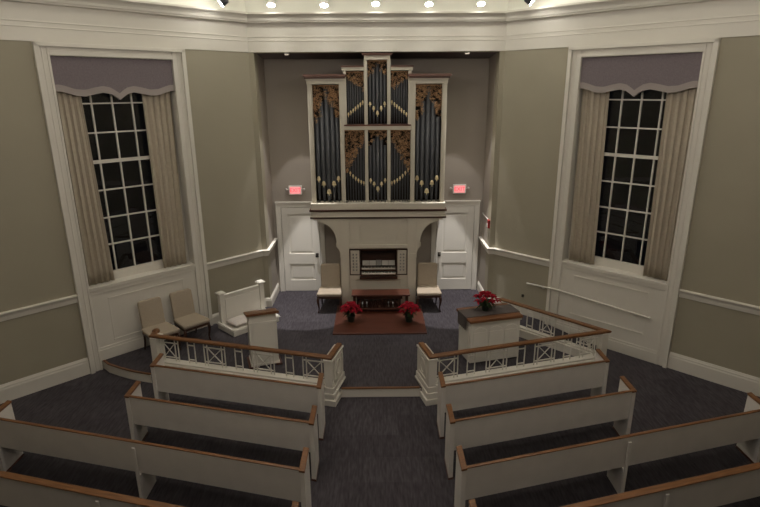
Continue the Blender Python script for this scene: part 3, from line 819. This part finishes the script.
# ------------------------------------------------------------------ pulpit table, lectern, bench
ang = math.atan2(.24, .93)
pt = empty('pulpit_table', (1.97, 9.0, ZP), ang, 'cream panelled pulpit table with wooden top and grey cloth, inside the folded rail', 'table')
def LT(root):
    mm = basis(root); z = root.location.z
    return lambda p: mm @ Vector((p.x, p.y, p.z-z))
T = LT(pt)
b = B(T); b.box(-.47, .47, -.27, .25, ZP+.03, .975)
for x0, x1 in ((-.43, -.17), (-.13, .13), (.17, .43)):
    b.box(x0, x1, -.282, -.27, .28, .78); b.prism_xz([(x0, .78)]+[((x0+x1)/2-.13*math.cos(PI*k/10), .78+.09*math.sin(PI*k/10)) for k in range(1, 10)]+[(x1, .78)], -.282, -.27)
b.box(-.482, -.47, -.2, .18, .28, .86); b.box(.47, .482, -.2, .18, .28, .86)
obj('body', b, 'white', pt, .006)
b = B(T); b.box(-.44, .44, -.24, .22, ZP, ZP+.03); obj('plinth', b, 'darkwood', pt, .006)
b = B(T); b.box(-.49, .49, -.29, .27, .93, .975); obj('moulding', b, 'white', pt, .006)
b = B(T); b.box(-.515, .495, -.32, .30, .98, 1.03); obj('top', b, 'wood', pt, .008)
b = B(T)
b.box(-.525, .505, -.17, .19, 1.03, 1.04)
for s in (-1, 1):
    x0, x1 = (-.528, -.517) if s < 0 else (.497, .508); n = 16
    pts = []
    b.prism_yz([(-.17+.36*k/n, .80+.012*math.sin(k*2.1)) for k in range(n+1)]+[(.19, 1.035), (-.17, 1.035)], x0, x1)
tag(obj('table_runner', b, 'runner'), 'dark grey cloth runner hanging over the end of the pulpit table', 'cloth')

al_ = math.atan2(.16, .47)
lc = empty('lectern', (-2.08, 8.83, ZP), al_, 'narrow cream lectern with a sloping brown wooden top behind the lattice rail', 'lectern')
T = LT(lc)
def sl(y): return 1.155-(y+.2)*.28
b = B(T)
b.prism_yz([(-.19, ZP+.07), (.19, ZP+.07), (.19, sl(.19)), (-.19, sl(-.19))], -.235, .235)
b.box(-.19, .19, -.20, -.19, .32, 1.02); b.box(-.17, .17, -.204, -.20, .34, 1.0)
obj('body', b, 'white', lc, .005)
b = B(T); b.box(-.25, .25, -.205, .20, ZP+.03, ZP+.07); obj('plinth', b, 'white', lc, .004)
b = B(T); b.box(-.245, .245, -.20, .195, sl(-.19)-.16, sl(-.19)-.13); obj('moulding', b, 'white', lc, .004)
b = B(T)
b.prism_yz([(-.24, sl(-.24)), (.24, sl(.24)), (.24, sl(.24)+.045), (-.24, sl(-.24)+.045)], -.28, .28); obj('top', b, 'wood', lc, .006)
for sx in (-1, 1):
    b = B(T); x0, x1 = sorted((sx*.18, sx*.29)); b.box(x0, x1, -.22, .22, ZP, ZP+.035); obj('foot', b, 'redwood', lc, .005)

mb = empty('white_bench', (-2.86, 10.60, ZP), PI/4, 'low white panelled bench with square capped posts against the taupe wall', 'bench')
T = LT(mb)     # local x along the wall (towards the alcove), -y towards the room
b = B(T); b.box(-.47, .47, -.02, .02, .30, .86); b.box(-.40, .40, -.032, -.02, .36, .80); obj('back_panel', b, 'white', mb, .005)
b = B(T); b.box(-.44, .44, -.035, .035, .86, .895); obj('top_rail', b, 'white', mb, .005)
for sx in (-.47, .47):
    b = B(T); b.box(sx-.05, sx+.05, -.05, .05, .28, .93); p_ = obj('post', b, 'white', mb, .005)
    b = B(T); b.box(sx-.08, sx+.08, -.08, .08, .93, .955); b.box(sx-.065, sx+.065, -.065, .065, .955, .968); obj('post_cap', b, 'white', p_, .004)
b = B(T); b.box(-.54, .54, -.52, .10, ZP, .27); b.box(-.56, .56, -.54, .12, .27, .285); b.box(-.55, .55, -.53, -.49, .285, .31); b.box(-.55, -.51, -.53, .1, .285, .31); b.box(.51, .55, -.53, .1, .285, .31)
obj('seat_base', b, 'white', mb, .006)
def pillow(b, cx, cy, cz, w, d, h, T=None, n=14):
    rows = {}
    for s in (1, -1):
        for i in range(n+1):
            for j in range(n+1):
                u, v = -1+2*i/n, -1+2*j/n
                k = max(0, (1-abs(u)**3))*max(0, (1-abs(v)**3))
                shr = 1-.05*(abs(u)*abs(v))
                edge = i in (0, n) or j in (0, n)
                if s < 0 and edge: rows[(s, i, j)] = rows[(1, i, j)]; continue
                rows[(s, i, j)] = b.v((cx+u*w/2*shr, cy+v*d/2*shr, cz+s*h/2*k**.45))
    for s in (1, -1):
        for i in range(n):
            for j in range(n): b.bm.faces.new((rows[(s, i, j)], rows[(s, i+1, j)], rows[(s, i+1, j+1)], rows[(s, i, j+1)]))
b = B(T); pillow(b, -.02, -.25, .345, .90, .40, .12)
tag(obj('seat_cushion', b, 'cushion', smooth=True), 'pale cushion lying on the low white bench', 'cushion')

# ------------------------------------------------------------------ upholstered chairs
def rbox(b, x0, x1, y0, y1, z0, z1, r, taper=0):
    pts = []
    for cx, cz, a0 in ((x1-r, z1-r, 0), (x0+r, z1-r, PI/2)):
        for k in range(7): a = a0+k/6*PI/2; pts.append((cx+r*math.cos(a), cz+r*math.sin(a)))
    pts += [(x0, z0), (x1, z0)]
    b.prism_xz(pts, y0, y1)
def make_chair():
    root = empty('side_chair', (0, 0, 0))
    b = B()
    n = 8; rows = []
    b.hexa([(-.27, -.27, .37), (.27, -.27, .37), (.24, .24, .37), (-.24, .24, .37)], [(-.275, -.28, .45), (.275, -.28, .45), (.245, .245, .45), (-.245, .245, .45)])
    obj('seat', b, 'beige', root, .03)
    b = B(lambda p: Vector((p.x, p.y+(p.z-.36)*.14, p.z)))
    rbox(b, -.22, .22, .20, .27, .36, .95, .06); obj('backrest', b, 'beige', root, .02)
    b = B(); b.hexa([(-.262, -.262, .33), (.262, -.262, .33), (.235, .235, .33), (-.235, .235, .33)], [(-.262, -.262, .37), (.262, -.262, .37), (.235, .235, .37), (-.235, .235, .37)]); obj('seat_frame', b, 'darkwood', root, .004)
    for s in (-1, 1):
        b = B(); b.tube([(s*.235, -.235, .35), (s*.25, -.25, .29), (s*.245, -.245, .2), (s*.23, -.23, .1), (s*.235, -.235, .04), (s*.25, -.25, .0)], [.03, .03, .022, .015, .013, .02], 10); obj('leg', b, 'darkwood', root, smooth=True)
        b = B(); b.tube([(s*.21, .21, .36), (s*.21, .22, .2), (s*.21, .27, .0)], [.022, .019, .015], 8); obj('leg', b, 'darkwood', root, smooth=True)
    return root
ch = make_chair()
spots = [(-1.08, 11.30, 0, 'beige upholstered side chair beside the organ, nearer the white bench'), (1.10, 11.30, 0, 'beige upholstered side chair beside the organ, nearer the pulpit table'),
         (-4.09, 9.31, PI/4, 'beige upholstered chair under the window, nearer the pews'), (-3.66, 9.75, PI/4, 'beige upholstered chair under the window, nearer the white bench')]
for i, (x, y, rz, lb) in enumerate(spots):
    o = ch if i == 0 else copy_tree(ch)
    o.location = (x, y, ZP); o.rotation_euler = (0, 0, rz); tag(o, lb, 'chair', 'beige upholstered side chairs')

# ------------------------------------------------------------------ poinsettias
def poinsettia(loc, w, h, seed, label, potr=.085, poth=.15):
    rnd = random.Random(seed); x, y, z = loc
    root = empty('poinsettia', loc, 0, label, 'plant', 'red poinsettias')
    b = B(); b.lathe((x, y, z), [(potr*.75, 0), (potr*.8, .01), (potr, poth*.85), (potr*1.1, poth*.87), (potr*1.1, poth), (potr*.95, poth), (potr*.9, poth*.9)], 18); obj('pot', b, 'pot', root, smooth=True)
    b = B(); b.lathe((x, y, z), [(potr*.9, poth*.85), (potr*.9, poth*.9)], 14); obj('soil', b, 'soil', root)
    heads = []
    for i in range(14):
        a = i*2.4; rr = w*.36*math.sqrt((i+.3)/14); heads.append((x+rr*math.cos(a), y+rr*math.sin(a), z+poth+h*(.80-.45*(rr/(w*.36))**2)))
    b = B()
    for hx, hy, hz in heads: b.tube([(x, y, z+poth*.9), ((x+hx)/2, (y+hy)/2, (z+poth+hz)/2), (hx, hy, hz)], .004, 5)
    obj('stems', b, 'leaf', root).name = 'stem'
    def leaf(b, c, a, L, wd, pitch):
        d = Vector((math.cos(a)*math.cos(pitch), math.sin(a)*math.cos(pitch), math.sin(pitch))); s = Vector((-math.sin(a), math.cos(a), 0)); n = d.cross(s)
        c = Vector(c); sec = []
        for f, ww in ((0, .12), (.3, .8), (.5, 1), (.75, .6), (1, .03)):
            p = c+d*L*f+Vector((0, 0, -L*.35*f*f)); sec.append((p-s*wd*ww, p-n*.006*ww, p+s*wd*ww))
        V = [[b.v(q) for q in r] for r in sec]
        for A, C in zip(V, V[1:]):
            for k in range(2): b.bm.faces.new((A[k], A[k+1], C[k+1], C[k]))
    b = B()
    for hx, hy, hz in heads:
        for ring, (nn, L, pch) in enumerate(((6, .095, .05), (5, .065, .45))):
            for k in range(nn): leaf(b, (hx, hy, hz+.01*ring), k*2*PI/nn+rnd.random()*.6, L*rnd.uniform(.85, 1.15), .023, pch+rnd.uniform(-.2, .2))
    obj('red_bracts', b, 'red', root).name = 'bract_cluster'
    b = B()
    for k in range(26):
        a = rnd.uniform(0, 2*PI); leaf(b, (x+rnd.uniform(-.05, .05), y+rnd.uniform(-.05, .05), z+poth+rnd.uniform(.03, h*.5)), a, rnd.uniform(.11, w*.45), .028, rnd.uniform(-.3, .5))
    obj('foliage', b, 'leaf', root)
poinsettia((-.59, 10.50, ZP+.03), .52, .33, 1, 'red poinsettia in a dark pot on the board, at the bench end nearer the lectern')
poinsettia((.62, 10.47, ZP+.03), .52, .33, 2, 'red poinsettia in a dark pot on the board, at the bench end nearer the pulpit')
poinsettia((1.90, 9.04, 1.04), .56, .27, 3, 'red poinsettia standing on the grey cloth of the pulpit table', .08, .11)

# ------------------------------------------------------------------ wall handrail
T = DT(1)
hr = empty('wall_handrail', T(Vector((2.1, .08, .86))), 0, 'thin white handrail fixed along the wall under the window behind the pulpit table', 'handrail')
b = B(T); b.tube([(.90, .02, .90), (.90, .09, .925), (1.6, .09, .95), (3.30, .09, .875), (3.35, .09, .86), (3.35, .02, .85)], .017, 8); obj('rail', b, 'white', hr, smooth=True)
for t, z in ((1.25, .935), (2.4, .915), (3.1, .885)):
    b = B(T); b.tube([(t, .005, z-.05), (t, .05, z-.05), (t, .09, z-.015)], .008, 6); b.tube([(t, .0, z-.05), (t, .012, z-.05)], .025, 10); obj('bracket', b, 'white', hr, smooth=True)

# ------------------------------------------------------------------ pews
PA = .256
def make_pew(length, dividers, name='pew', rw=.020):
    SH = lambda p: Vector((p.x+p.y*math.tan(PA), p.y, p.z))
    root = empty(name, (0, 0, 0))     # origin at the aisle end, under the back; +x away from the aisle, +y towards the organ
    b = B(); b.hexa([(.03, .02, .40), (length-.03, .02, .40), (length-.03, .045, .40), (.03, .045, .40)], [(.03, -.012, .846), (length-.03, -.012, .846), (length-.03, .013, .846), (.03, .013, .846)])
    obj('back_board', b, 'pewwhite', root)
    b = B(); b.box(.0, length, -rw, rw+.002, .846, .862); obj('top_rail', b, 'rail', root, .007)
    b = B(SH); b.box(.03, length-.03, .03, .37, .40, .43); b.box(.03, length-.03, .33, .35, .33, .40); obj('seat', b, 'darkwood', root, .004)
    def end(x, th, full):
        b = B(SH)
        if full: prof = [(-.02, .0), (.37, .0), (.37, .45), (.365, .62), (.36, .832), (-.02, .832)]
        else: prof = [(-.018, .0), (.35, .0), (.35, .40), (-.018, .40), (-.018, .40)][:4]
        b.prism_yz(prof, x-th/2, x+th/2)
        p = obj('end_panel' if full else 'divider_panel', b, 'pewwhite', root, .004)
        if full:
            b = B(SH); b.box(x-th/2-.006, x+th/2+.006, -.03, .372, .834, .864); obj('end_cap', b, 'rail', p, .007)
            b = B(SH); b.box(x-th/2-.006, x+th/2+.006, -.026, .376, 0, .03); obj('foot_block', b, 'redwood', p, .003)
        else:
            b = B(SH); b.prism_yz([(-.045, .0), (-.018, .0), (-.035, .80), (-.055, .80)], x-.022, x+.022); obj('back_stile', b, 'pewwhite', p, .004)
    end(.03, .06, True)
    for d in dividers: end(d, .045, False)
    end(length-.03, .06, True)
    return root
short = make_pew(2.74, ())
long_ = make_pew(4.32, (2.16,)); last = make_pew(4.32, (2.16,), rw=.042)
rows = [(0, short, .845, 6.76), (1, short, .855, 5.90), (2, long_, .86, 5.02), (3, last, .86, 4.15)]
lab = {(-1, 0): 'short white pew right behind the lattice rail on the lectern side', (1, 0): 'short white pew right behind the lattice rail on the pulpit side',
       (-1, 1): 'short white pew second behind the rail on the lectern side', (1, 1): 'short white pew second behind the rail on the pulpit side',
       (-1, 2): 'long white pew with a middle divider, third behind the rail on the lectern side', (1, 2): 'long white pew with a middle divider, third behind the rail on the pulpit side',
       (-1, 3): 'long white pew closest to the viewer on the lectern side, mostly cut off', (1, 3): 'long white pew closest to the viewer on the pulpit side, mostly cut off'}
def flip_tree(o):
    return o
used = set()
for r, proto, x, y in rows:
    for s in (-1, 1):
        if s > 0:
            o = proto if id(proto) not in used else copy_tree(proto); used.add(id(proto))
            o.location = (x, y, 0); o.rotation_euler = (0, 0, PA)
        else:
            o = copy_tree(proto)
            o.location = (-x, y, 0); o.rotation_euler = (0, 0, -PA); o.scale = (-1, 1, 1)
        tag(o, lab[(s, r)], 'pew', 'white pews with brown wooden caps')
